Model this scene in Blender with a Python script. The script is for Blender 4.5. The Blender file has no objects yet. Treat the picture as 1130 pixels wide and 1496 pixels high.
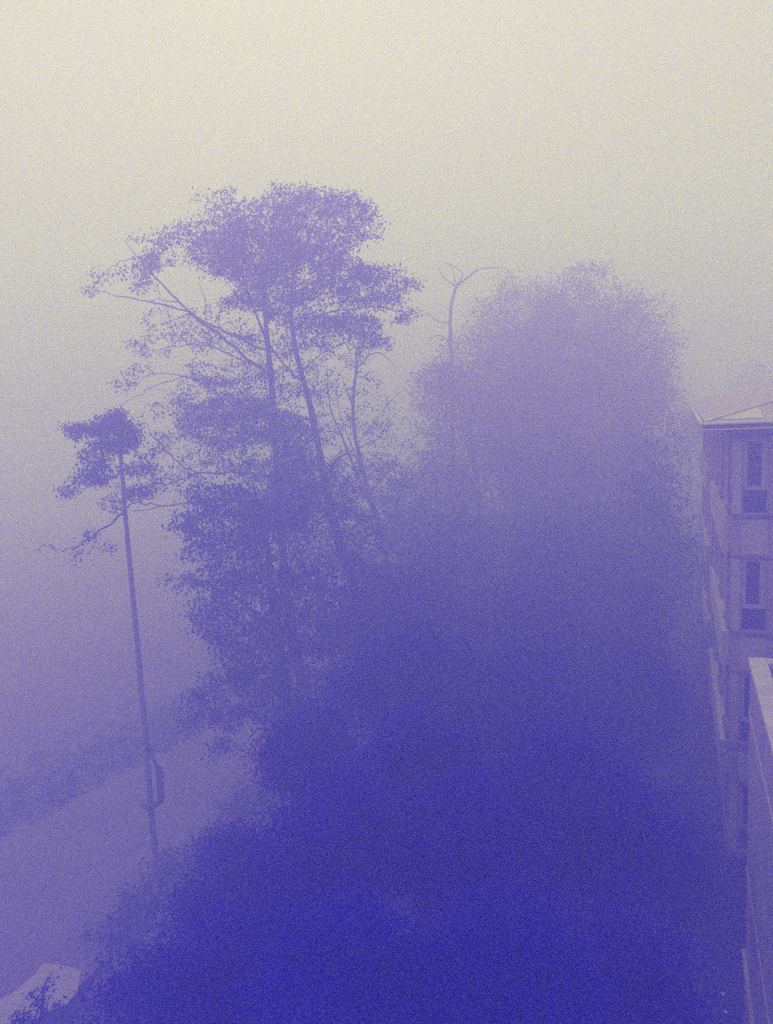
import bpy, math, random
import numpy as np
from mathutils import Vector, Matrix

scene = bpy.context.scene
# ------------------------------------------------------------------ camera
EYE = Vector((0, 0, 15.0))
F_PX, PW, PH = 1130.0, 1130, 1496
PITCH, ROLL = math.radians(8.3), math.radians(3.1)
Fv = Vector((0, math.cos(PITCH), -math.sin(PITCH)))
R0 = Vector((1, 0, 0)); U0 = Vector((0, math.sin(PITCH), math.cos(PITCH)))
Rv = math.cos(ROLL)*R0 - math.sin(ROLL)*U0
Uv = math.sin(ROLL)*R0 + math.cos(ROLL)*U0
cd = bpy.data.cameras.new('camera'); cam = bpy.data.objects.new('camera', cd)
scene.collection.objects.link(cam)
m = Matrix.Identity(4)
for i in range(3):
    m[i][0] = Rv[i]; m[i][1] = Uv[i]; m[i][2] = -Fv[i]; m[i][3] = EYE[i]
cam.matrix_world = m
cd.sensor_fit = 'VERTICAL'; cd.sensor_height = 24.0; cd.lens = 24.0*F_PX/PH
cd.clip_end = 2000
scene.camera = cam

# ------------------------------------------------------------------ sky, sun, exposure
SUN_EL, SUN_ROT = math.radians(48), math.radians(-8)
world = bpy.data.worlds.new('World'); scene.world = world; world.use_nodes = True
nt = world.node_tree; nt.nodes.clear()
out = nt.nodes.new('ShaderNodeOutputWorld'); bg = nt.nodes.new('ShaderNodeBackground')
sky = nt.nodes.new('ShaderNodeTexSky'); sky.sky_type = 'NISHITA'; sky.sun_disc = False
sky.sun_elevation = SUN_EL; sky.sun_rotation = SUN_ROT; sky.air_density = 1.0; sky.dust_density = 5
mix = nt.nodes.new('ShaderNodeMix'); mix.data_type = 'RGBA'
mix.inputs[0].default_value = 0.93                       # thick even cloud over the sky
mix.inputs[7].default_value = (10.65, 10.25, 8.75, 1)
nt.links.new(sky.outputs[0], mix.inputs[6]); nt.links.new(mix.outputs[2], bg.inputs[0])
bg.inputs[1].default_value = 0.075
nt.links.new(bg.outputs[0], out.inputs[0])
sd = bpy.data.lights.new('sun', 'SUN'); sd.energy = 0.5; sd.angle = math.radians(25); sd.color = (1, .95, .80)
so = bpy.data.objects.new('sun', sd); scene.collection.objects.link(so)
dirv = Vector((math.sin(SUN_ROT)*math.cos(SUN_EL), math.cos(SUN_ROT)*math.cos(SUN_EL), math.sin(SUN_EL)))
so.rotation_euler = dirv.to_track_quat('Z', 'Y').to_euler()
vs = scene.view_settings
vs.view_transform = 'Standard'; vs.look = 'None'; vs.exposure = -0.06; vs.gamma = 1.0
cy = scene.cycles
cy.use_denoising = False            # keep the grain of the picture
cy.volume_bounces = 12; cy.max_bounces = 16; cy.diffuse_bounces = 5; cy.transparent_max_bounces = 8
cy.use_adaptive_sampling = True; cy.adaptive_threshold = 0.03

# ------------------------------------------------------------------ helpers
C = scene.collection
def P(px, py, depth):
    """a point of the place: the direction of a photo pixel and its own distance in metres"""
    return EYE + (Fv + Rv*((px-565)/F_PX) - Uv*((py-748)/F_PX))*depth
def G(px, py, z=0.0):
    r = Fv + Rv*((px-565)/F_PX) - Uv*((py-748)/F_PX)
    return EYE + r*((z-EYE.z)/r.z)

def tag(o, label=None, cat=None, group=None, kind=None):
    if label: o['label'] = label
    if cat: o['category'] = cat
    if group: o['group'] = group
    if kind: o['kind'] = kind
    return o
def empty(name, loc):
    o = bpy.data.objects.new(name, None); C.objects.link(o); o.location = loc
    return o

def material(name, col, rough=.8, var=.15, scale=2.0, col2=None, bump=0.0, bscale=20, spec=.2, wave=None):
    mt = bpy.data.materials.new(name); mt.use_nodes = True
    n = mt.node_tree; b = n.nodes['Principled BSDF']
    b.inputs['Roughness'].default_value = rough
    b.inputs['Specular IOR Level'].default_value = spec
    tc = n.nodes.new('ShaderNodeTexCoord')
    nz = n.nodes.new('ShaderNodeTexNoise'); nz.inputs['Scale'].default_value = scale; nz.inputs['Detail'].default_value = 6
    n.links.new(tc.outputs['Object'], nz.inputs['Vector'])
    rp = n.nodes.new('ShaderNodeValToRGB')
    c2 = col2 or tuple(min(1, c*(1+var*2)) for c in col); c1 = col if col2 else tuple(c*(1-var) for c in col)
    rp.color_ramp.elements[0].color = (*c1, 1); rp.color_ramp.elements[0].position = .35
    rp.color_ramp.elements[1].color = (*c2, 1); rp.color_ramp.elements[1].position = .68
    n.links.new(nz.outputs[0], rp.inputs[0]); n.links.new(rp.outputs[0], b.inputs['Base Color'])
    if bump:
        bm_ = n.nodes.new('ShaderNodeBump'); bm_.inputs['Strength'].default_value = bump; bm_.inputs['Distance'].default_value = .02
        if wave:
            w = n.nodes.new('ShaderNodeTexBrick'); w.inputs['Scale'].default_value = wave
            mp = n.nodes.new('ShaderNodeMapping'); mp.inputs['Rotation'].default_value = (math.pi/2, 0, 0)
            n.links.new(tc.outputs['Object'], mp.inputs[0]); n.links.new(mp.outputs[0], w.inputs[0])
            n.links.new(w.outputs['Fac'], bm_.inputs['Height'])
        else:
            z2 = n.nodes.new('ShaderNodeTexNoise'); z2.inputs['Scale'].default_value = bscale
            n.links.new(tc.outputs['Object'], z2.inputs['Vector']); n.links.new(z2.outputs[0], bm_.inputs['Height'])
        n.links.new(bm_.outputs[0], b.inputs['Normal'])
    return mt

def leaf_material(name, col, col2, scale):
    mt = bpy.data.materials.new(name); mt.use_nodes = True
    n = mt.node_tree; n.nodes.clear()
    o = n.nodes.new('ShaderNodeOutputMaterial'); mx = n.nodes.new('ShaderNodeMixShader'); mx.inputs[0].default_value = .45
    d = n.nodes.new('ShaderNodeBsdfDiffuse'); t = n.nodes.new('ShaderNodeBsdfTranslucent')
    tc = n.nodes.new('ShaderNodeTexCoord'); nz = n.nodes.new('ShaderNodeTexNoise'); nz.inputs['Scale'].default_value = scale
    rp = n.nodes.new('ShaderNodeValToRGB')
    rp.color_ramp.elements[0].color = (*col, 1); rp.color_ramp.elements[0].position = .35
    rp.color_ramp.elements[1].color = (*col2, 1); rp.color_ramp.elements[1].position = .68
    L_ = n.links.new
    L_(tc.outputs['Object'], nz.inputs['Vector']); L_(nz.outputs[0], rp.inputs[0])
    L_(rp.outputs[0], d.inputs['Color']); L_(rp.outputs[0], t.inputs['Color'])
    L_(d.outputs[0], mx.inputs[1]); L_(t.outputs[0], mx.inputs[2]); L_(mx.outputs[0], o.inputs['Surface'])
    return mt

M = {}
M['leaf'] = leaf_material('leaf_blue', (.014, .009, .84), (.022, .015, .90), .8)
M['bark'] = material('bark_blue', (.05, .038, .70), .9, scale=4, col2=(.08, .065, .80), bump=.6)
M['pale_bark'] = material('pale_bark', (.13, .10, .72), .9, scale=3, col2=(.20, .16, .78), bump=.6)
M['lawn'] = material('lawn', (.014, .010, .78), .95, scale=.35, col2=(.024, .018, .90), bump=.5)
M['field'] = material('field', (.11, .075, .76), .95, scale=.12, col2=(.15, .105, .82), bump=.4)
M['verge_inner'] = material('verge_inner', (.10, .07, .78), .95, scale=.6, col2=(.13, .09, .84))
M['verge_outer'] = material('verge_outer', (.045, .032, .78), .95, scale=.6, col2=(.07, .05, .86))
M['road'] = material('road', (.15, .10, .80), .85, scale=.25, col2=(.20, .14, .86), bump=.3, bscale=60)
M['paving'] = material('paving', (.36, .27, .80), .8, scale=1.5, col2=(.43, .34, .84), bump=.3, bscale=40)
M['wall'] = material('render_wall', (.31, .22, .80), .9, scale=1.2, col2=(.37, .28, .84), bump=.5, wave=4.5)
M['panel'] = material('pale_panel', (.42, .33, .80), .85, scale=1.6, col2=(.44, .36, .82), bump=.3)
M['frame'] = material('window_frame_paint', (.38, .30, .78), .5, scale=3, var=.06)
M['glass'] = material('dark_glass', (.012, .008, .62), .35, scale=1, var=.1, spec=.5)
M['trim'] = material('white_metal', (.70, .66, .68), .35, scale=3, var=.05, spec=.5)
M['fascia'] = material('fascia_board', (.17, .12, .72), .6, scale=3, var=.08)
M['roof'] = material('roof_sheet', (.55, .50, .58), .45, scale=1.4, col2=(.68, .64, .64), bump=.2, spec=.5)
M['roof_dark'] = material('roof_tiles', (.46, .40, .66), .7, scale=1.4, col2=(.53, .46, .70), bump=.4, wave=6)
M['concrete'] = material('wing_concrete', (.36, .26, .86), .85, scale=1.0, col2=(.42, .33, .88), bump=.4)
M['coping'] = material('coping_stone', (.46, .38, .80), .75, scale=2.5, col2=(.56, .48, .84), bump=.3)
M['deck'] = material('roof_felt', (.03, .02, .66), .9, scale=2, var=.1)

class MB:
    def __init__(s): s.v = []; s.f = []; s.n = 0
    def add(s, v, f):
        v = np.asarray(v, dtype=np.float32); s.v.append(v)
        s.f.extend([tuple(i+s.n for i in q) for q in f]); s.n += len(v)
    def quad(s, a, b, c, d): s.add([a, b, c, d], [(0, 1, 2, 3)])
    def box(s, fr, u0, u1, v0, v1, z0, z1):
        p = [fr(u, v, z) for z in (z0, z1) for u, v in ((u0, v0), (u1, v0), (u1, v1), (u0, v1))]
        s.add(p, [(0, 3, 2, 1), (4, 5, 6, 7), (0, 1, 5, 4), (1, 2, 6, 5), (2, 3, 7, 6), (3, 0, 4, 7)])
    def tube(s, pts, rad, k=7):
        pts = [Vector(p) for p in pts]; V = []; Fc = []
        ref = Vector((.3, .9, .2))
        for i, p in enumerate(pts):
            t = (pts[min(i+1, len(pts)-1)] - pts[max(i-1, 0)])
            if t.length < 1e-6: t = Vector((0, 0, 1))
            t.normalize(); x = t.cross(ref)
            if x.length < .1: x = t.cross(Vector((1, 0, 0)))
            x.normalize(); y = t.cross(x)
            for j in range(k):
                a = 2*math.pi*j/k; V.append(p + (x*math.cos(a)+y*math.sin(a))*rad[i])
        for i in range(len(pts)-1):
            for j in range(k):
                j2 = (j+1) % k; Fc.append((i*k+j, i*k+j2, i*k+k+j2, i*k+k+j))
        Fc.append(tuple(range(k))[::-1]); Fc.append(tuple((len(pts)-1)*k+j for j in range(k)))
        s.add([tuple(q) for q in V], Fc)
    def build(s, name, mat, parent=None, smooth=False, origin=None):
        me = bpy.data.meshes.new(name)
        V = np.concatenate(s.v) if s.v else np.zeros((0, 3), np.float32)
        loc = Vector(parent.location) if parent is not None else (Vector(origin) if origin is not None else Vector((0, 0, 0)))
        if parent is not None and parent.parent is not None:
            loc = Vector((0, 0, 0)); q = parent
            while q is not None: loc += Vector(q.location); q = q.parent
        V = V - np.array(loc, np.float32)
        me.from_pydata([tuple(map(float, q)) for q in V], [], s.f); me.update()
        me.materials.append(mat)
        if smooth: me.polygons.foreach_set('use_smooth', [True]*len(me.polygons))
        o = bpy.data.objects.new(name, me); C.objects.link(o)
        if parent is not None: o.parent = parent
        else: o.location = loc
        return o

def smooth_line(pts, rad, sub=4, wob=0.0, rng=random):
    """Catmull-Rom through the traced joints"""
    pts = [Vector(p) for p in pts]; o = []; r = []
    for i in range(len(pts)-1):
        p0 = pts[max(i-1, 0)]; p1 = pts[i]; p2 = pts[i+1]; p3 = pts[min(i+2, len(pts)-1)]
        for k in range(sub):
            t = k/sub
            q = .5*((2*p1)+(p2-p0)*t+(2*p0-5*p1+4*p2-p3)*t*t+(3*p1-p0-3*p2+p3)*t**3)
            if wob and (i or k): q += Vector((rng.gauss(0, wob), rng.gauss(0, wob), rng.gauss(0, wob)))
            o.append(q); r.append(rad[i]*(1-t)+rad[i+1]*t)
    o.append(pts[-1]); r.append(rad[-1])
    return o, r

def leaves_mesh(centres, size, rs, droop=.5, aspect=.44):
    """bent leaf blades: two triangles folded on the midrib"""
    n = len(centres)
    c = np.asarray(centres, np.float32)
    d = rs.normal(size=(n, 3)); d[:, 2] -= droop*1.4; d /= np.linalg.norm(d, axis=1)[:, None]
    w = np.cross(d, rs.normal(size=(n, 3))); w /= np.linalg.norm(w, axis=1)[:, None]
    up = np.cross(d, w)
    L = (size*rs.uniform(.6, 1.35, n))[:, None]; Wd = L*aspect*.5
    V = np.empty((n, 4, 3), np.float32)
    V[:, 0] = c; V[:, 1] = c+d*L*.5+w*Wd+up*L*.08; V[:, 2] = c+d*L; V[:, 3] = c+d*L*.5-w*Wd+up*L*.08
    return V.reshape(-1, 3)

def leaf_object(name, V, mat, parent, origin):
    n = len(V)//4
    me = bpy.data.meshes.new(name)
    me.vertices.add(len(V)); me.vertices.foreach_set('co', (V-np.array(origin, np.float32)).ravel())
    idx = np.arange(n)*4
    tri = np.stack([idx, idx+1, idx+2, idx, idx+2, idx+3], 1).ravel()
    me.loops.add(len(tri)); me.loops.foreach_set('vertex_index', tri.astype(np.int32))
    me.polygons.add(n*2); me.polygons.foreach_set('loop_start', (np.arange(n*2)*3).astype(np.int32))
    me.update(calc_edges=True); me.materials.append(mat)
    o = bpy.data.objects.new(name, me); C.objects.link(o); o.parent = parent
    return o

def make_tree(name, label, cat, base, stems, limbs, blobs, leaf=.13, dens=1.0, seed=1, group=None, spread=.32,
              per=34, twig=.012, droop=.6, bare=(), leafmat='leaf', fill=1.0, bark='bark', thin=1.0):
    """stems: traced trunks (points, radii); limbs: traced boughs; blobs: (centre, rx, ry, rz, weight) foliage masses."""
    rs = np.random.RandomState(seed); rng = random.Random(seed)
    t = empty(name, base); tag(t, label, cat, group)
    nodes = []
    mb = MB()
    for pts, rad in stems:
        p, r = smooth_line(pts, [q*DS*thin for q in rad], 5, .006*1, rng); mb.tube(p, r, 9)
        nodes += [(Vector(q), rr) for q, rr in zip(p[len(p)//4:], r[len(p)//4:])]
    mb.build('trunk', M[bark], t, True)
    for pts, rad in limbs:
        lm = MB(); p, r = smooth_line(pts, [q*DS*thin for q in rad], 4, .025, rng); lm.tube(p, r, 6); lm.build('limb', M['bark'], t, True)
        nodes += [(Vector(q), rr) for q, rr in zip(p[2:], r[2:])]
    tw = MB(); cs = []
    clusters = []
    for c, rx, ry, rz, wgt in blobs:
        c = Vector(c); vol = (rx*ry*rz)**(1/3.)
        k = max(4, int(dens*wgt*9*(vol/spread/1.6)**2.2))
        for _ in range(k):
            q = rs.normal(size=3); q /= np.linalg.norm(q); q *= rs.uniform(.15, 1)**.5
            clusters.append((c+Vector((q[0]*rx, q[1]*ry, q[2]*rz)), wgt))
    clusters.sort(key=lambda x: min((x[0]-n[0]).length for n in nodes[::4]) if nodes else 0)
    arr = [n[0] for n in nodes]; nr = [n[1] for n in nodes]
    A = np.array([tuple(p) for p in arr]) if arr else np.zeros((0, 3))
    buf = np.zeros((len(A)+len(clusters)*3+8, 3)); buf[:len(A)] = A; N = len(A)
    rad_l = list(nr)
    for c, wgt in clusters:
        d = buf[:N]-np.array(c); dist = np.sqrt((d**2).sum(1)) + np.where(d[:, 2] > .2, .5, 0)
        j = int(dist.argmin()); a = Vector(buf[j]); L = (c-a).length
        if L > .05 and L < 6:
            r0 = min(rad_l[j]*.75, twig*(1+L*.9)); mid = a.lerp(c, .5)+Vector((0, 0, .10*L))+Vector(rs.normal(size=3)*.07*L)
            q1 = a.lerp(mid, .5)+Vector(rs.normal(size=3)*.03*L)
            tw.tube([a, q1, mid, c], [r0, r0*.85, r0*.7, r0*.35], 4)
            buf[N] = mid; rad_l.append(r0*.8); N += 1; buf[N] = c; rad_l.append(r0*.6); N += 1
        n = max(3, int(per*rs.uniform(.5, 1.3)))
        pts = np.array(c)+rs.normal(size=(n, 3))*np.array([spread, spread, spread*.62])*fill
        cs.append(pts)
    for pts, rad in bare:
        p, r = smooth_line(pts, rad, 4, .03, rng); tw.tube(p, r, 5)
        for q, rr in zip(p[2:], r[2:]):
            if rng.random() < .7:
                e = q+Vector((rng.gauss(0, .35), rng.gauss(0, .35), rng.gauss(.15, .35)))
                tw.tube([q, q.lerp(e, .5)+Vector((0, 0, .05)), e], [rr*.5, rr*.4, rr*.2], 4)
    if tw.v: tw.build('branches', M['bark'], t, True)
    if cs:
        V = leaves_mesh(np.concatenate(cs), leaf, rs, droop)
        leaf_object('crown', V, M[leafmat], t, base)
    return t

def B(px, py, dep, rx, ry, wgt=1.0, rd=None):
    """foliage mass: centre pixel + distance, half sizes given in photo pixels at that distance"""
    dep = dep*DS; k = dep/F_PX
    return (P(px, py, dep), rx*k, (rd if rd is not None else (rx+ry)*.5)*k, ry*k, wgt)

# ------------------------------------------------------------------ ground, road
def sheet(name, pts, mat, z, kind='structure'):
    mb = MB(); mb.add([(p[0], p[1], z) for p in pts], [tuple(range(len(pts)))]); o = mb.build(name, mat)
    if o.data.polygons[0].normal.z < 0: o.data.flip_normals()
    return tag(o, kind=kind)
def grid_ground():
    n = 90; S = 420; mb = MB(); V = []; Fc = []
    rs = np.random.RandomState(4)
    for j in range(n+1):
        for i in range(n+1):
            u = (i/n*2-1); w = (j/n*2-1); x = S*u*abs(u)**1.2; y = S*w*abs(w)**1.2
            z = -.004 - .15*(1+math.sin(x*.21+1.3)*math.cos(y*.17))*(1 if abs(x) > 3 else .3)*.5
            V.append((x, y, z))
    for j in range(n):
        for i in range(n):
            a = j*(n+1)+i; Fc.append((a, a+1, a+n+2, a+n+1))
    mb.add(V, Fc); return tag(mb.build('ground', M['lawn'], None, True), kind='structure')
grid_ground()
# pale open ground on the left, beyond it a darker meadow
rd = [G(0, 1500), G(95, 1460), G(175, 1385), G(260, 1290), G(350, 1210), G(470, 1095), G(560, 1050), G(420, 1020), G(300, 1040), G(150, 1110), G(0, 1190), G(-250, 1300), G(-260, 1520)]
sheet('road', rd, M['road'], .016)
fl = [G(-250, 1300), G(0, 1190), G(150, 1110), G(300, 1040), G(420, 1020), G(520, 900), G(300, 720), G(-200, 720), G(-700, 1000)]
sheet('meadow', fl, M['field'], .008)
pt = [G(62, 1408), G(90, 1411), G(118, 1419), G(113, 1450), G(98, 1468), G(70, 1480), G(20, 1510), G(-60, 1600), G(-160, 1600), G(-120, 1520), G(-30, 1478), G(18, 1452), G(52, 1424)]
sheet('path', pt, M['paving'], .030)

def undergrowth():
    rs = np.random.RandomState(77); pts = []
    edge = [G(-60, 1760), G(118, 1500), G(165, 1400), G(250, 1300), G(345, 1210), G(460, 1095), G(560, 1050)]
    for i in range(len(edge)-1):
        a, b_ = np.array(edge[i]), np.array(edge[i+1]); d = b_-a; nrm = np.array([d[1], -d[0], 0]); nrm /= np.linalg.norm(nrm)
        for _ in range(int(np.linalg.norm(d)*26)):
            off = -.3+rs.normal(0, .5)
            pts.append(a+d*rs.rand()+nrm*off)
    far = [G(-60, 1215), G(0, 1190), G(150, 1110), G(300, 1040), G(420, 1020), G(560, 1050)]
    for i in range(len(far)-1):
        a, b_ = np.array(far[i]), np.array(far[i+1]); d = b_-a; nrm = np.array([-d[1], d[0], 0]); nrm /= np.linalg.norm(nrm)
        for _ in range(int(np.linalg.norm(d)*45)):
            off = -1.8+abs(rs.normal(0, 2.4)); pts.append(a+d*rs.rand()+nrm*off)
    c = []; keep = [np.array(G(75, 1440)), np.array(G(25, 1475)), np.array(G(95, 1435))]
    for p in pts:
        if any(np.linalg.norm(p-k) < 1.05 for k in keep): continue
        n = rs.randint(8, 22); h = rs.uniform(.05, .45)
        q = np.array(p)+rs.normal(size=(n, 3))*[.16, .16, .05]; q[:, 2] = rs.uniform(.03, h, n); c.append(q)
    V = leaves_mesh(np.concatenate(c), .13, rs, -.2, .6)
    o = leaf_object('undergrowth', V, M['leaf'], None, (0, 0, 0)); tag(o, kind='stuff')
undergrowth()
def verge():  # two strips in in-between tones soften the step from road to lawn
    edge = [G(-60, 1760), G(118, 1500), G(165, 1400), G(250, 1300), G(345, 1210), G(460, 1095), G(560, 1050)]
    rs = random.Random(8)
    for k, (w0, w1, z) in enumerate(((-.2, 1.2, .012), (1.2, 2.9, .009))):
        A, B_ = [], []
        for i in range(len(edge)-1):
            d = (edge[i+1]-edge[i]); nrm = Vector((d.y, -d.x, 0)).normalized()
            for t in (0, .25, .5, .75):
                p = edge[i]+d*t; A.append(p+nrm*w0); B_.append(p+nrm*(w1+rs.uniform(-.3, .3)))
        mb = MB()
        for i in range(len(A)-1):
            mb.quad(*[(q.x, q.y, z) for q in (A[i], A[i+1], B_[i+1], B_[i])])
        o = mb.build('verge', M['verge_inner'] if k == 0 else M['verge_outer'])
        tag(o, kind='structure')
verge()

# ------------------------------------------------------------------ the apartment block
YAW = math.radians(20.833)
Av = Vector((math.sin(YAW), math.cos(YAW), 0)); Bv = Vector((math.cos(YAW), -math.sin(YAW), 0))
def fr(u, v, z):
    return tuple(EYE + Av*u + Bv*v + Vector((0, 0, z)))
U0_, V0_ = 20.0, 1.24
LEV = [-1.36-2.89*k for k in range(4)]             # window heads
bld = empty('apartment_building', (Av*U0_ + Bv*V0_)[:]); 
tag(bld, 'pale storeyed apartment block with overhanging hipped roof and tall narrow windows at the right edge', 'building')
def facade(g, s0, s1, z0, z1, holes, mb, dep=.14):
    """outer skin with rectangular openings and their reveals; g(s, z, d) -> point, d inward"""
    ss = sorted({s0, s1, *[h[0] for h in holes], *[h[1] for h in holes]})
    zs = sorted({z0, z1, *[h[2] for h in holes], *[h[3] for h in holes]})
    for i in range(len(ss)-1):
        for j in range(len(zs)-1):
            cs, cz = (ss[i]+ss[i+1])/2, (zs[j]+zs[j+1])/2
            if any(h[0] < cs < h[1] and h[2] < cz < h[3] for h in holes): continue
            mb.quad(g(ss[i], zs[j], 0), g(ss[i+1], zs[j], 0), g(ss[i+1], zs[j+1], 0), g(ss[i], zs[j+1], 0))
    for a, b_, c, d_ in holes:
        q = [(a, c), (b_, c), (b_, d_), (a, d_)]
        for k in range(4):
            p1, p2 = q[k], q[(k+1) % 4]
            mb.quad(g(*p1, 0), g(*p2, 0), g(*p2, dep+.05), g(*p1, dep+.05))
def gbox(g, mb, s0, s1, z0, z1, d0, d1):
    p = [g(s, z, d) for d in (d0, d1) for s, z in ((s0, z0), (s1, z0), (s1, z1), (s0, z1))]
    mb.add(p, [(0, 3, 2, 1), (4, 5, 6, 7), (0, 1, 5, 4), (1, 2, 6, 5), (2, 3, 7, 6), (3, 0, 4, 7)])
gF = lambda s, z, d: fr(U0_+d, s, z)                # front face, s = v
gS = lambda s, z, d: fr(s, V0_+d, z)                # long left face, s = u
VE, UE, ZT, ZB = 11.6, 43.0, -1.1, -15.1
wins_F = [(v0, v0+.58) for v0 in (1.45, 3.35, 5.25, 7.15)]
wins_S = [(s, s+1.15) for s in (20.55, 23.6, 26.65, 29.7, 32.75, 35.8, 38.85)]
hF = [(a, b_, h-1.82, h) for h in LEV for a, b_ in wins_F]
hS = [(a, b_, h-1.82, h) for h in LEV for a, b_ in wins_S]
w = MB(); facade(gF, V0_, VE, ZB, ZT, hF, w); facade(gS, U0_, UE, ZB, ZT, hS, w)
w.quad(fr(UE, V0_, ZB), fr(UE, VE, ZB), fr(UE, VE, ZT), fr(UE, V0_, ZT)); w.quad(fr(U0_, VE, ZB), fr(UE, VE, ZB), fr(UE, VE, ZT), fr(U0_, VE, ZT))
w.build('wall', M['wall'], bld)
def window(g, a, b_, h):
    z0, z1 = h-1.82, h; m_ = h-1.14
    f = MB(); dd = (.07, .135)
    ia, ib = a+.115, b_-.165*(1 if (b_-a) < .8 else .7)
    gbox(g, f, a, ia, m_, z1, *dd); gbox(g, f, ib, b_, m_, z1, *dd)
    gbox(g, f, ia, ib, z1-.09, z1, *dd); gbox(g, f, a, b_, m_-.10, m_, dd[0]-.02, dd[1])
    gbox(g, f, a, a+.035, z0, m_-.10, *dd); gbox(g, f, b_-.035, b_, z0, m_-.10, *dd)
    gbox(g, f, a+.035, b_-.035, z0, z0+.035, *dd)
    fo = f.build('window', M['frame'], bld)
    for q in ((ia, ib, m_, z1-.09), (a+.035, b_-.035, z0+.035, m_-.10)):
        p = MB(); gbox(g, p, q[0], q[1], q[2], q[3], .115, .125); p.build('pane', M['glass'], fo)
    s_ = MB(); gbox(g, s_, a-.16, b_+.10, z0-.065, z0-.002, -.075, .05); s_.build('sill', M['fascia'], fo)
    s_ = MB(); gbox(g, s_, a-.16, b_+.10, z1+.002, z1+.075, -.03, .05); s_.build('lintel', M['fascia'], fo)
for h in LEV:
    for a, b_ in wins_F: window(gF, a, b_, h)
    for a, b_ in wins_S: window(gS, a, b_, h)
for h in LEV:
    for a, b_ in wins_F:                                   # pale strip beside each window
        p = MB(); gbox(gF, p, a-.21, a-.025, h-1.80, h+.0-.004, -.032, -.002); p.build('pilaster', M['panel'], bld)
    if h > -10:
        for a, b_ in wins_F:
            p = MB(); gbox(gF, p, a-.005, b_-.002, h-2.89+.12, h-1.82-.12, -.014, -.002); p.build('spandrel', M['panel'], bld)
        for a, b_ in ((20.32, 27.7), (31.2, 40.3)):        # long parapet panels of the side
            p = MB(); gbox(gS, p, a, b_, h-2.89+.10, h-1.82-.09, -.20, -.002); p.build('spandrel', M['coping'], bld)
p = MB(); gbox(gF, p, V0_, VE, ZB+.1, -12.05, -.03, -.003); gbox(gS, p, U0_, UE, ZB+.1, -12.05, -.03, -.003); p.build('plinth', M['deck'], bld)
# roof: hipped, low pitch, wide eaves
E0u, E0v, E1u, E1v, ZE, SL = 19.4, .60, 43.6, 12.2, -.93, .235
hw = (E1v-E0v)/2; zr = ZE+SL*hw
r0 = fr(E0u+hw, E0v+hw, zr); r1 = fr(E1u-hw, E0v+hw, zr)
c00, c01, c10, c11 = fr(E0u, E0v, ZE), fr(E0u, E1v, ZE), fr(E1u, E0v, ZE), fr(E1u, E1v, ZE)
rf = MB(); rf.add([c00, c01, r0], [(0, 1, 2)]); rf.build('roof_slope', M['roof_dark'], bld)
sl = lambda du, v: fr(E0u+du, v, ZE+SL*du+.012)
rf = MB(); rf.add([sl(.16, .98), sl(.16, 1.86), sl(1.08, 1.80), sl(.32, .98)], [(0, 1, 2, 3)]); rf.build('pale_roof_patch', M['roof'], bld)  # pale four-sided patch laid on part of the front slope
rf = MB(); rf.add([c00, r0, r1, c10, c01, c11], [(0, 1, 2, 3), (1, 4, 5, 2), (3, 2, 5)]); rf.build('roof', M['roof_dark'], bld)
rc = MB(); rc.tube([Vector(c00)+Vector((0, 0, .03)), Vector(r0)+Vector((0, 0, .03))], [.035, .035], 6); rc.tube([Vector(r0)+Vector((0, 0, .03)), Vector(r1)+Vector((0, 0, .03))], [.04, .04], 6); rc.build('hip_cap', M['trim'], bld)
fa = MB(); fa.box(fr, E0u, E0u+.03, E0v, E1v, ZE-.17, ZE-.045); fa.box(fr, E0u+.032, E1u, E0v, E0v+.03, ZE-.17, ZE-.045); fa.build('fascia', M['fascia'], bld)
gu = MB(); gu.tube([fr(E0u-.05, E0v-.06, ZE-.03), fr(E0u-.05, E1v, ZE-.03)], [.035, .035], 6)
gu.tube([fr(E0u-.05, E0v-.06, ZE-.17), fr(E0u-.05, E1v, ZE-.17)], [.016, .016], 6)
gu.tube([fr(E0u-.05, E0v-.06, ZE-.03), fr(E1u, E0v-.06, ZE-.03)], [.05, .05], 6); gu.build('gutter', M['trim'], bld)
sf = MB(); sf.quad(fr(E0u+.03, E0v+.03, ZE-.175), fr(E1u, E0v+.03, ZE-.175), fr(E1u, E1v, ZE-.175), fr(E0u+.03, E1v, ZE-.175)); sf.build('soffit', M['fascia'], bld)

# ------------------------------------------------------------------ the lower wing in front of it
WV, WU, WZ = 1.30, 15.5, -5.2
wing = empty('lower_wing', (Av*WU+Bv*WV)[:])
tag(wing, 'closer flat roofed wing with pale stone coping on its parapet below the apartment block', 'building')
w = MB(); W0 = 1.5; WE = 9.0; T = .27
gW = lambda s, z, d: fr(s, WV+d, z)
q = [(WV, W0), (WV, WU), (WE, WU), (WE, W0)]
for k in range(4):
    (v1, u1), (v2, u2) = q[k], q[(k+1) % 4]
    w.quad(fr(u1, v1, ZB), fr(u2, v2, ZB), fr(u2, v2, WZ-.09), fr(u1, v1, WZ-.09))
qi = [(WV+T-.03, W0+T), (WV+T-.03, WU-T+.03), (WE-T, WU-T+.03), (WE-T, W0+T)]
for k in range(4):
    (v1, u1), (v2, u2) = qi[k], qi[(k+1) % 4]
    w.quad(fr(u1, v1, WZ-.6), fr(u2, v2, WZ-.6), fr(u2, v2, WZ-.09), fr(u1, v1, WZ-.09))
w.build('wall', M['concrete'], wing)
dk = MB(); dk.quad(*[fr(u, v, WZ-.55) for v, u in qi]); dk.build('roof_deck', M['deck'], wing)
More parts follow.
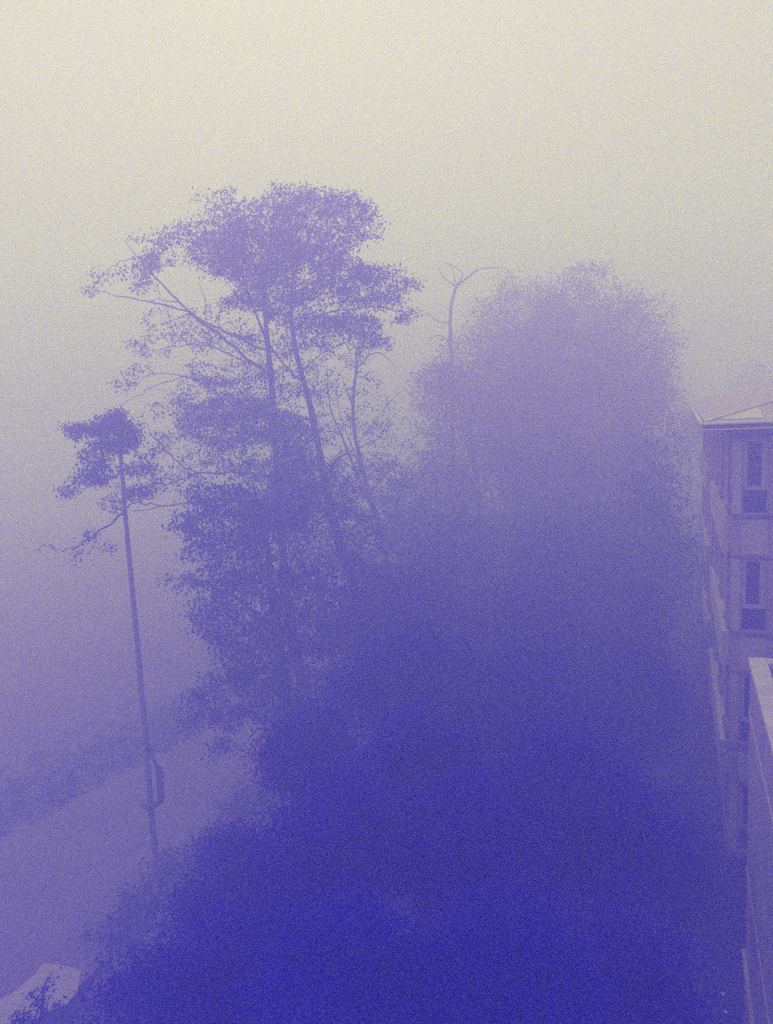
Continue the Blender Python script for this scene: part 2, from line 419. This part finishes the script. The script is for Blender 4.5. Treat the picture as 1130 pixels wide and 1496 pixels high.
for k, (a, b_) in enumerate([(2.0, 4.4), (4.41, 7.0), (7.01, 9.6), (9.61, 12.05), (12.06, WU+.03)]):
    cp = MB(); cp.box(fr, a, b_, WV-.035, WV+T, WZ-.088, WZ); cp.build('coping', M['coping'], wing)
cp = MB(); cp.box(fr, WU-T, WU+.03, WV+T+.002, WE, WZ-.088, WZ-.001); cp.build('coping', M['coping'], wing)
for z, pr, th, mt in ((-6.25, .018, .03, 'coping'), (-9.5, .018, .035, 'coping'), (-11.3, .075, .09, 'coping')):
    l = MB(); l.box(fr, W0, WU+.02, WV-pr, WV-.002, z-th, z); l.build('string_course', M[mt], wing)
dp = MB(); dp.box(fr, WU+.05, WU+.14, WV-.02, WV+.07, ZB+.1, -11.6); dp.build('downpipe', M['frame'], wing)
for px, py in ((1058, 1449), (1061, 1475)):
    g = G(px, py, .1); bm_ = MB(); 
    import bmesh
    b2 = bmesh.new(); bmesh.ops.create_icosphere(b2, subdivisions=2, radius=.05)
    rng = random.Random(px)
    for v in b2.verts: v.co *= rng.uniform(.82, 1.15); v.co.z *= .7
    me = bpy.data.meshes.new('pale_stone'); b2.to_mesh(me); b2.free(); me.materials.append(M['trim'])
    s_ = bpy.data.objects.new('pale_stone', me); C.objects.link(s_); s_.location = (g.x, g.y, .04)
    tag(s_, 'small pale stone in the dark bed by the wing, %s of the two' % ('nearer' if py > 1460 else 'farther'), 'stone', 'pale stones in the bed')

# ------------------------------------------------------------------ trees traced from the place
def base_at(p, lean=(0, 0)):
    return (p.x+lean[0], p.y+lean[1], 0.0)
D1 = 25.0
DS = 1.22                                              # how much farther than first paced the tall group stands
def L(pts, d=D1): return [P(x, y, (dd[0] if dd else d)*DS) for x, y, *dd in pts]

# tall broad-leaved tree, left of the two trunks
b1 = P(470, 1150, 24*DS); b1 = (b1.x, b1.y, 0)
make_tree('broadleaf_tree', 'tall leafy tree with umbrella crown and long boughs reaching left, tallest in view', 'tree', b1,
  [([b1]+L([(440, 1000), (418, 860), (407, 740), (402, 640), (396, 560), (391, 500), (386, 440), (392, 370), (405, 300)], 24.5), [.26, .24, .21, .19, .17, .14, .12, .09, .06, .02]),
   (L([(391, 505), (378, 470), (366, 440), (352, 400), (335, 360)], 24.5), [.07, .055, .045, .035, .02])],
  [(L([(398, 548), (370, 530), (330, 498), (285, 462), (250, 430), (222, 400), (205, 378), (178, 348)], 24.2), [.085, .08, .07, .06, .05, .04, .03, .012]),
   (L([(402, 515), (360, 500), (310, 475), (262, 452), (215, 440), (170, 432), (140, 425)], 24.8), [.06, .055, .05, .045, .035, .025, .012]),
   (L([(278, 458), (255, 466), (230, 474)], 24.2), [.03, .02, .01]),
   (L([(262, 440), (235, 438), (232, 425), (222, 415)], 24), [.03, .022, .016, .01]),
   (L([(199, 378), (175, 382), (158, 395), (146, 410)], 24.2), [.022, .018, .014, .008]),
   (L([(300, 468), (300, 440), (290, 415)], 24.6), [.03, .02, .01]),
   (L([(392, 470), (370, 380), (330, 320)], 25), [.06, .05, .02]),
   (L([(395, 420), (430, 350), (455, 290)], 24), [.06, .04, .02]),
   (L([(400, 545), (350, 525), (305, 505), (262, 505), (225, 512)], 25.5), [.045, .035, .03, .018, .01]),
   (L([(405, 620), (340, 590), (285, 555), (235, 545), (195, 555)], 25.5), [.05, .04, .03, .02, .01]),
   (L([(270, 550), (230, 562), (200, 578), (172, 592)], 25), [.025, .02, .014, .008]),
   (L([(408, 700), (350, 690), (290, 690), (255, 670), (235, 650), (218, 630), (205, 600)], 24), [.07, .06, .045, .035, .028, .02, .01]),
   (L([(290, 690), (255, 705), (230, 715)], 24), [.035, .025, .01]),
   (L([(410, 740), (330, 730), (262, 736), (222, 742), (190, 747)], 23.8), [.06, .045, .035, .025, .01])],
  [B(418, 292, 24.5, 45, 22, .9), B(385, 325, 24.5, 62, 32, 1.17), B(440, 350, 24.5, 60, 34, 1.17), B(375, 375, 24.5, 72, 38, 1.33),
   B(325, 375, 24.5, 45, 35, 1.09), B(318, 325, 24.5, 36, 26, .6), B(325, 288, 24.5, 40, 18, .35), B(282, 345, 24.3, 36, 22, .9),
   B(245, 350, 24.3, 30, 14, .8), B(212, 350, 24.3, 20, 8, .35), B(215, 385, 24.2, 22, 20, 1.1), B(207, 410, 24.2, 14, 18, 1.1), B(238, 378, 24.3, 22, 12, 1.0), B(275, 378, 24.3, 24, 9, .7),
   B(145, 405, 24.2, 14, 15, .6), B(132, 422, 24.2, 8, 7, .7), B(182, 395, 24.2, 9, 12, .35),
   B(400, 425, 24.5, 70, 34, 1.09), B(350, 440, 24.5, 40, 18, .6), B(420, 455, 24.5, 40, 20, .9), B(300, 470, 25, 60, 26, .2),
   B(330, 500, 25.5, 70, 20, .3), B(225, 500, 25.5, 55, 25, .16), B(190, 550, 25.5, 45, 22, .22), B(240, 470, 25, 45, 22, .16), B(310, 548, 25.5, 50, 22, .5), B(270, 580, 25.3, 40, 18, .5),
   B(345, 595, 25, 62, 24, 1.3), B(300, 620, 25, 42, 28, 1.2), B(385, 620, 25, 62, 28, 1.17), B(340, 645, 25, 45, 18, 1.0), B(425, 640, 25, 45, 35, 1.3), B(255, 640, 24.5, 30, 28, .3),
   B(250, 595, 24.5, 38, 18, .35), B(270, 690, 24, 40, 20, .3), B(345, 675, 25, 60, 16, .5), B(440, 560, 25.5, 60, 35, .35), B(400, 500, 25.5, 70, 25, .35), B(350, 560, 25.5, 70, 22, .4), B(450, 520, 25, 45, 25, .3), B(370, 545, 25.5, 40, 25, .35), B(400, 690, 25, 70, 25, .8), B(300, 660, 25, 40, 20, .35)],
  leaf=.13, dens=.66, seed=11, thin=.66, per=17, spread=.165)

# second tree: leaning trunk right of it, crown spreading right
b2_ = P(600, 1180, 25*DS); b2_ = (b2_.x, b2_.y, 0)
make_tree('broadleaf_tree', 'leafy tree whose thick trunk leans left, crown drooping to the right of the tallest tree', 'tree', b2_,
  [([b2_]+L([(565, 1050), (530, 900), (497, 800), (478, 720), (464, 650), (452, 590), (440, 545), (428, 490), (425, 430), (440, 370), (470, 310)], 24), [.30, .27, .24, .22, .19, .17, .15, .12, .10, .08, .05, .02])],
  [(L([(446, 560), (425, 545), (405, 520), (385, 500), (350, 490), (300, 478)], 23.8), [.07, .055, .05, .04, .03, .015]),
   (L([(458, 620), (430, 605), (410, 615), (395, 640)], 23.8), [.05, .035, .03, .015]),
   (L([(462, 645), (440, 620), (415, 600)], 24), [.05, .03, .015]),
   (L([(428, 480), (470, 460), (520, 450), (565, 450), (600, 462)], 24), [.05, .04, .03, .02, .01]),
   (L([(426, 450), (470, 420), (520, 405), (560, 420), (590, 440)], 24.3), [.05, .04, .03, .02, .01]),
   (L([(425, 430), (480, 402), (540, 392), (600, 410)], 24), [.04, .03, .022, .01]),
   (L([(432, 390), (480, 345), (530, 330), (560, 335)], 23.8), [.04, .03, .02, .01]),
   (L([(440, 545), (480, 510), (540, 490)], 24), [.03, .02, .01]),
   (L([(470, 690), (510, 660), (560, 640)], 24.5), [.05, .035, .015])],
  [B(470, 295, 23.8, 45, 22, 1.0), B(505, 308, 23.8, 45, 26, 1.1), B(538, 330, 23.8, 24, 20, .7), B(500, 345, 23.8, 40, 18, .8), B(470, 375, 24, 50, 22, 1.1),
   B(500, 395, 24, 50, 18, 1.0), B(545, 400, 24, 42, 14, 1.2), B(590, 415, 24, 26, 12, 1.0), B(570, 440, 24, 24, 14, .9), B(598, 462, 24, 20, 12, 1.0),
   B(530, 430, 24, 50, 18, 1.1), B(480, 425, 24, 45, 20, .9), B(465, 470, 24, 40, 18, .9), B(510, 472, 24, 50, 20, 1.3), B(535, 495, 24, 36, 14, 1.09), B(480, 500, 24, 36, 12, .5), B(445, 490, 24, 30, 25, .4),
   B(560, 500, 24, 22, 12, .3), B(500, 570, 26, 80, 50, .06), B(440, 690, 24, 55, 35, 1.09), B(480, 725, 24, 50, 35, 1.17), B(420, 740, 23.5, 70, 40, 1.25), B(510, 770, 24, 50, 40, 1.0), B(460, 800, 24, 55, 30, .7), B(500, 690, 25, 30, 35, .4), B(540, 820, 24, 45, 50, .8), B(480, 620, 25, 40, 30, .15)],
  leaf=.13, dens=.66, seed=12, thin=.64, per=17, spread=.165)

# thin half bare tree right of the two
b3 = P(640, 1080, 31*DS); b3 = (b3.x, b3.y, 0)
make_tree('thin_tree', 'thin half bare tree with forked stems just right of the leaning trunk', 'tree', b3,
  [([b3]+L([(605, 950), (575, 850), (548, 750), (525, 670), (515, 600), (520, 540), (520, 515)], 30), [.2, .17, .15, .13, .11, .09, .07, .04]),
   (L([(550, 760), (520, 690), (500, 640), (482, 595), (478, 540)], 30), [.09, .07, .05, .035, .015])],
  [(L([(530, 690), (500, 620), (490, 560)], 30.5), [.05, .03, .01]), (L([(520, 540), (545, 515), (570, 525), (580, 540)], 30), [.04, .03, .02, .01]),
   (L([(540, 720), (570, 690), (600, 700)], 30), [.05, .03, .01]), (L([(516, 600), (505, 565), (495, 545)], 30), [.04, .03, .01])],
  [B(520, 520, 30, 30, 12, .5), B(500, 590, 31, 60, 60, .12), B(560, 640, 31, 50, 60, .22), B(560, 700, 31, 55, 40, .8), B(590, 760, 31, 55, 50, .9), B(600, 850, 31, 55, 55, .9)],
  leaf=.15, dens=.6, seed=13, thin=.75, per=16, spread=.2, bare=[(L([(520, 650), (560, 600), (590, 570), (610, 585)], 31), [.03, .02, .015, .01])])

# lower, denser tree in front of the trunks
b4 = P(440, 1210, 20*DS); b4 = (b4.x, b4.y, 0)
make_tree('bushy_tree', 'dense bushy tree with drooping layered boughs in front of the two tall trunks', 'tree', b4,
  [([b4]+L([(430, 1100), (415, 1000), (400, 900), (390, 800), (370, 710)], 20), [.22, .19, .16, .12, .08, .03])],
  [(L([(412, 980), (360, 980), (310, 1010), (280, 1035)], 19.5), [.07, .05, .03, .01]), (L([(405, 930), (340, 870), (270, 845), (240, 850)], 20), [.06, .045, .02, .01]),
   (L([(420, 1040), (380, 1060), (350, 1095)], 19.5), [.05, .03, .01]), (L([(400, 880), (460, 830), (510, 820)], 20), [.05, .03, .01])],
  [B(300, 715, 20.5, 40, 22, .9), B(340, 735, 20, 60, 30, 1.17), B(295, 760, 20, 45, 28, 1.2), B(400, 760, 20, 70, 40, 1.33), B(340, 800, 20, 65, 40, 1.17),
   B(265, 800, 20, 24, 18, .35), B(262, 850, 20, 30, 16, .45), B(310, 850, 20, 45, 24, .8), B(400, 850, 20, 80, 45, 1.33), B(320, 890, 20, 45, 28, 1.1), B(300, 920, 20, 28, 16, .8),
   B(360, 930, 20, 60, 36, 1.33), B(440, 920, 20, 70, 50, 1.33), B(330, 985, 19.5, 42, 22, 1.09), B(385, 985, 19.5, 60, 36, 1.33), B(295, 1015, 19.3, 28, 16, 1.3), B(282, 1042, 19.2, 16, 20, .9),
   B(335, 1045, 19.3, 30, 22, 1.2), B(330, 1085, 19.3, 22, 20, .8), B(380, 1035, 19.4, 40, 24, 1.0), B(460, 1010, 20, 60, 40, 1.17), B(500, 850, 21, 60, 50, 1.09), B(520, 940, 21, 60, 50, 1.25)],
  leaf=.14, dens=.60, seed=14, per=16, spread=.165, droop=.9)

# slim tree at the left with a broken limb
DS = 1.0
b5 = G(228, 1318)
ss_ = [b5]+L([(226, 1250), (218, 1150), (210, 1050), (201, 950), (190, 830), (182, 740), (176, 665), (170, 620), (165, 600)], 24.2)
slim = make_tree('slender_tree', 'slender tree at the left with long bare trunk and small flat crown', 'tree', tuple(b5),
  [(ss_, [.15, .145, .14, .135, .125, .115, .10, .085, .05, .02])],
  [(L([(182, 745), (160, 765), (130, 788), (108, 800), (85, 803), (62, 795)], 24), [.06, .05, .04, .03, .02, .008]),
   (L([(180, 745), (205, 735), (235, 738), (265, 735)], 24.4), [.04, .03, .025, .012]),
   (L([(175, 690), (150, 705), (115, 715), (95, 715)], 24.1), [.035, .025, .018, .01]),
   (L([(175, 662), (150, 640), (120, 628), (92, 625)], 24.1), [.04, .035, .03, .015]),
   (L([(176, 690), (205, 680), (235, 690)], 24.4), [.03, .02, .01]),
   (L([(172, 640), (190, 650), (212, 680), (240, 690), (262, 694)], 24.5), [.03, .03, .025, .02, .01])],
  [B(168, 618, 24.2, 26, 20, 1.3), B(190, 632, 24.2, 18, 17, 1.3), B(145, 628, 24.1, 24, 12, 1.3), B(112, 625, 24.1, 22, 7, 1.3), B(112, 634, 24.1, 6, 7, 1.8), B(170, 650, 24.2, 34, 10, 1.5),
   B(140, 665, 24.1, 20, 22, 1.0), B(130, 695, 24.1, 26, 15, .8), B(102, 714, 24.1, 18, 10, .6), B(160, 690, 24.3, 20, 20, .4), B(205, 680, 24.4, 26, 16, .55), B(200, 718, 24.4, 24, 11, .9), B(225, 705, 24.5, 16, 14, .4), B(215, 655, 24.4, 18, 12, .25),
   B(165, 735, 24.2, 20, 14, .3), B(130, 785, 24, 12, 12, .5), B(148, 800, 24, 20, 10, .2), B(112, 812, 24, 9, 16, .3)],
  leaf=.11, dens=1.25, seed=15, thin=.68, per=16, spread=.13, bark='pale_bark',
  bare=[(L([(80, 803), (72, 795), (62, 797), (52, 806)], 24), [.015, .012, .01, .006])])
bl = MB()
p, r = smooth_line(L([(218, 1086), (221, 1100), (229, 1121), (232.5, 1124), (235.5, 1168)], 24), [.03, .045, .05, .125, .11], 2); bl.tube(p, r, 5)
p, r = smooth_line(L([(235, 1168), (229, 1176), (222, 1181)], 24), [.10, .07, .05], 3); bl.tube(p, r, 6)
p, r = smooth_line(L([(222, 1186), (214, 1180), (205, 1175)], 24), [.09, .07, .03], 3); bl.tube(p, r, 6)
tag(bl.build('broken_limb', M['bark'], slim, True), 'split limb hanging beside the trunk')

# bare snag in front of the round tree
DS = 1.42
b6 = P(664, 820, 56); b6 = (b6.x, b6.y, 0)
make_tree('bare_tree', 'bare dead tree with Y shaped forked top between the leafy crowns', 'tree', b6,
  [([b6]+L([(664, 760), (662, 620), (660, 520), (659, 460), (664, 430), (670, 415)], 38), [.15, .14, .13, .12, .11, .10, .09]),
   (L([(669, 418), (685, 405), (700, 394), (718, 391), (740, 392)], 38), [.075, .065, .05, .035, .012]),
   (L([(668, 420), (655, 410), (645, 400), (642, 390)], 38), [.05, .04, .03, .01]),
   (L([(668, 418), (664, 402), (660, 390), (650, 386)], 38), [.04, .03, .02, .01]),
   (L([(669, 416), (677, 402), (670, 393), (658, 386), (642, 380)], 38), [.05, .04, .03, .02, .008]),
   (L([(696, 397), (698, 388)], 38), [.03, .01]),
   (L([(660, 470), (645, 472), (630, 462), (612, 460)], 38), [.04, .03, .02, .008]),
   (L([(661, 500), (640, 490), (625, 500)], 38), [.04, .03, .01])],
  [], [], seed=16, thin=.8)

DS = 1.0
def simple(name, label, px, py, dep, rx, ry, seed, leaf=.2, dens=1.0, wgt=1.0, top=.85, group=None, per=30, spread=.42, gaps=5, drop=14):
    """a round crown of uneven lobes on a forked trunk"""
    rng = random.Random(seed); k = dep/F_PX
    c = P(px, py, dep); b = (c.x+rng.uniform(-.5, .5), c.y+rng.uniform(-.5, .5), 0)
    R_, H_ = rx*k, ry*k
    h = c.z
    tr = [Vector(b), Vector(b).lerp(c, .4)+Vector((rng.uniform(-.3, .3), 0, 0)), c-Vector((0, 0, H_*.3)), c+Vector((0, 0, H_*.55))]
    tr[1] = Vector((b[0], b[1], h*.45)); tr_r = [.16+.012*h, .13+.009*h, .09+.004*h, .03]
    limbs = []; blobs = []
    nl = 9
    for i in range(nl):
        a = 2*math.pi*i/nl*1.0+rng.uniform(-.3, .3); e = rng.uniform(-.55, .75)
        d = Vector((math.cos(a)*math.cos(e), math.sin(a)*math.cos(e), math.sin(e)))
        s = rng.uniform(.55, .72)
        q = c+Vector((d.x*R_*s, d.y*R_*s, d.z*H_*s))
        st = c-Vector((0, 0, H_*rng.uniform(-.1, .5)))
        if i < 5: limbs.append(([st, st.lerp(q, .5)+Vector((0, 0, -.1*H_)), q], [.07+.003*h, .05, .02]))
        f = rng.uniform(.38, .52)
        blobs.append((q, R_*f, R_*f, H_*f*.85, wgt*rng.uniform(.7, 1.2)))
    blobs.append((c+Vector((0, 0, H_*.6)), R_*.5, R_*.5, H_*.4, wgt)); blobs.append((c, R_*.6, R_*.6, H_*.6, wgt*.6))
    return make_tree(name, label, 'tree', b, [(tr, tr_r)], limbs, blobs, leaf=leaf, dens=dens, seed=seed, group=group, per=per, spread=spread, twig=.02)

simple('round_tree', 'large round fog veiled tree to the right, highest crown on the right side', 855, 600, 54, 145, 215, 21, leaf=.17, spread=.42, dens=.85, wgt=1.2, per=36)
simple('round_tree', 'faint tree in fog lower left of the large round tree behind the bare forked one', 690, 620, 49, 85, 140, 22, leaf=.17, spread=.45, dens=.8, per=34)
simple('round_tree', 'faint fog veiled tree behind the roof of the apartment block', 1105, 640, 85, 85, 110, 23, leaf=.26, spread=.7, per=44)
simple('round_tree', 'fog veiled crown filling the left shoulder of the large round tree', 762, 560, 57, 85, 165, 31, leaf=.17, spread=.42, dens=.85, wgt=1.2, per=36)
simple('round_tree', 'fog veiled crown directly under the large round tree', 790, 760, 44, 160, 130, 32, leaf=.17, spread=.4, dens=.85, wgt=1.1)
simple('round_tree', 'fog veiled low crown left of the trunk of the bare forked tree', 640, 740, 44, 85, 120, 33, leaf=.17, spread=.4, dens=.85, wgt=1.0)
simple('round_tree', 'dim tree between the large round tree and the apartment block', 945, 800, 38, 72, 160, 24, leaf=.2, spread=.45)
simple('round_tree', 'dim broad tree low in the middle beneath the large round tree', 800, 900, 31, 130, 150, 25, leaf=.18, spread=.38)
simple('round_tree', 'dim tree right of the thin half bare tree', 665, 890, 31, 100, 140, 26, leaf=.17, spread=.35)
simple('round_tree', 'dark tree crown right behind the drooping bushy tree', 590, 1040, 18, 110, 130, 27, leaf=.10, spread=.19, wgt=1.2)
simple('round_tree', 'dark tree crown low in the centre right of the picture', 780, 1060, 17.5, 135, 120, 28, leaf=.10, spread=.19, wgt=1.2)
simple('round_tree', 'dark tree crown close to the long left wall of the apartment block', 925, 1040, 20, 72, 110, 29, leaf=.11, spread=.21, wgt=1.2)
simple('round_tree', 'dim crown just above the dark tree right behind the drooping bushy tree', 600, 940, 24.5, 110, 120, 34, leaf=.14, spread=.28, wgt=1.1)
simple('round_tree', 'dim crown just above the dark low crown in the centre right', 775, 965, 24, 140, 115, 35, leaf=.14, spread=.28, wgt=1.1)
simple('round_tree', 'dim crown just above the dark crown by the long left wall', 925, 950, 27, 66, 120, 36, leaf=.15, spread=.3, wgt=1.1)
near = [(610, 1125, 13, 105, 85, 'dark tree crown filling the dip in the centre under the thin tree'),
        (800, 1145, 12.5, 125, 85, 'dark tree crown filling the dip right of centre under the large round tree'),
        (985, 1270, 14.5, 55, 130, 'dark narrow tree in the gap between the near crowns and the lower wing'),
        (345, 1300, 14, 95, 95, 'dark tree crown beside the verge, right of the slender tree'),
        (235, 1455, 11, 95, 65, 'dark low tree crown nearest the pale paved patch'),
        (470, 1130, 15.5, 95, 110, 'dark tree crown directly below the drooping bushy tree'),
        (500, 1250, 11, 130, 110, 'dark near tree crown low under the drooping bushy tree'),
        (690, 1230, 11, 125, 110, 'dark near tree crown in the bottom centre'),
        (880, 1230, 11.5, 105, 120, 'dark near tree crown left of the lower wing'),
        (345, 1420, 9.5, 125, 90, 'dark near tree crown right of the pale paved patch'),
        (520, 1430, 8, 160, 110, 'dark near tree crown at the bottom edge left of centre'),
        (740, 1430, 8, 150, 110, 'dark near tree crown at the bottom edge right of centre'),
        (930, 1440, 9, 95, 110, 'dark near tree crown at the bottom edge beside the lower wing'),
        (190, 1590, 8.5, 110, 80, 'dark near tree crown in the bottom left corner')]
for i, (px, py, d, rx, ry, lab) in enumerate(near):
    simple('leafy_tree', lab, px, py, d, rx, ry, 40+i, leaf=.075, spread=.16, wgt=1.3, dens=.9, per=38)
# sprig in front of the paved patch
DS = 1.0
bs = P(60, 1560, 13); bs = (bs.x, bs.y, 0)
make_tree('sapling', 'small twiggy sapling top against the pale paved patch', 'sapling', bs,
  [([bs]+L([(62, 1530), (60, 1480), (66, 1440), (76, 1420)], 13), [.06, .03, .022, .014, .006])],
  [(L([(62, 1480), (48, 1455), (44, 1450)], 13), [.014, .01, .004]), (L([(62, 1500), (35, 1480), (20, 1485)], 13), [.014, .01, .004])],
  [B(62, 1450, 13, 14, 12, .5), B(46, 1458, 13, 8, 10, .7), B(60, 1465, 13, 10, 12, .8), B(40, 1485, 13, 22, 10, .8), B(25, 1490, 13, 20, 8, .6), B(72, 1432, 13, 8, 5, .25)],
  leaf=.06, dens=1.3, seed=60, per=7, spread=.06, twig=.006)

# ------------------------------------------------------------------ haze
hz = MB(); hz.box(lambda u, v, z: (u, v, z), -220, 220, -220, 320, -1.5, 28.0)
hm = bpy.data.materials.new('haze'); hm.use_nodes = True; n = hm.node_tree; n.nodes.clear()
o_ = n.nodes.new('ShaderNodeOutputMaterial'); pv = n.nodes.new('ShaderNodeVolumePrincipled')
HAZE_COL, HAZE_DENS, HAZE_ANI = (.32, .272, 1.0), .080, .6
pv.inputs['Color'].default_value = (*HAZE_COL, 1); pv.inputs['Density'].default_value = HAZE_DENS
pv.inputs['Absorption Color'].default_value = (1, 1, 1, 1); pv.inputs['Anisotropy'].default_value = HAZE_ANI
n.links.new(pv.outputs[0], o_.inputs['Volume'])
tag(hz.build('haze', hm), kind='stuff')
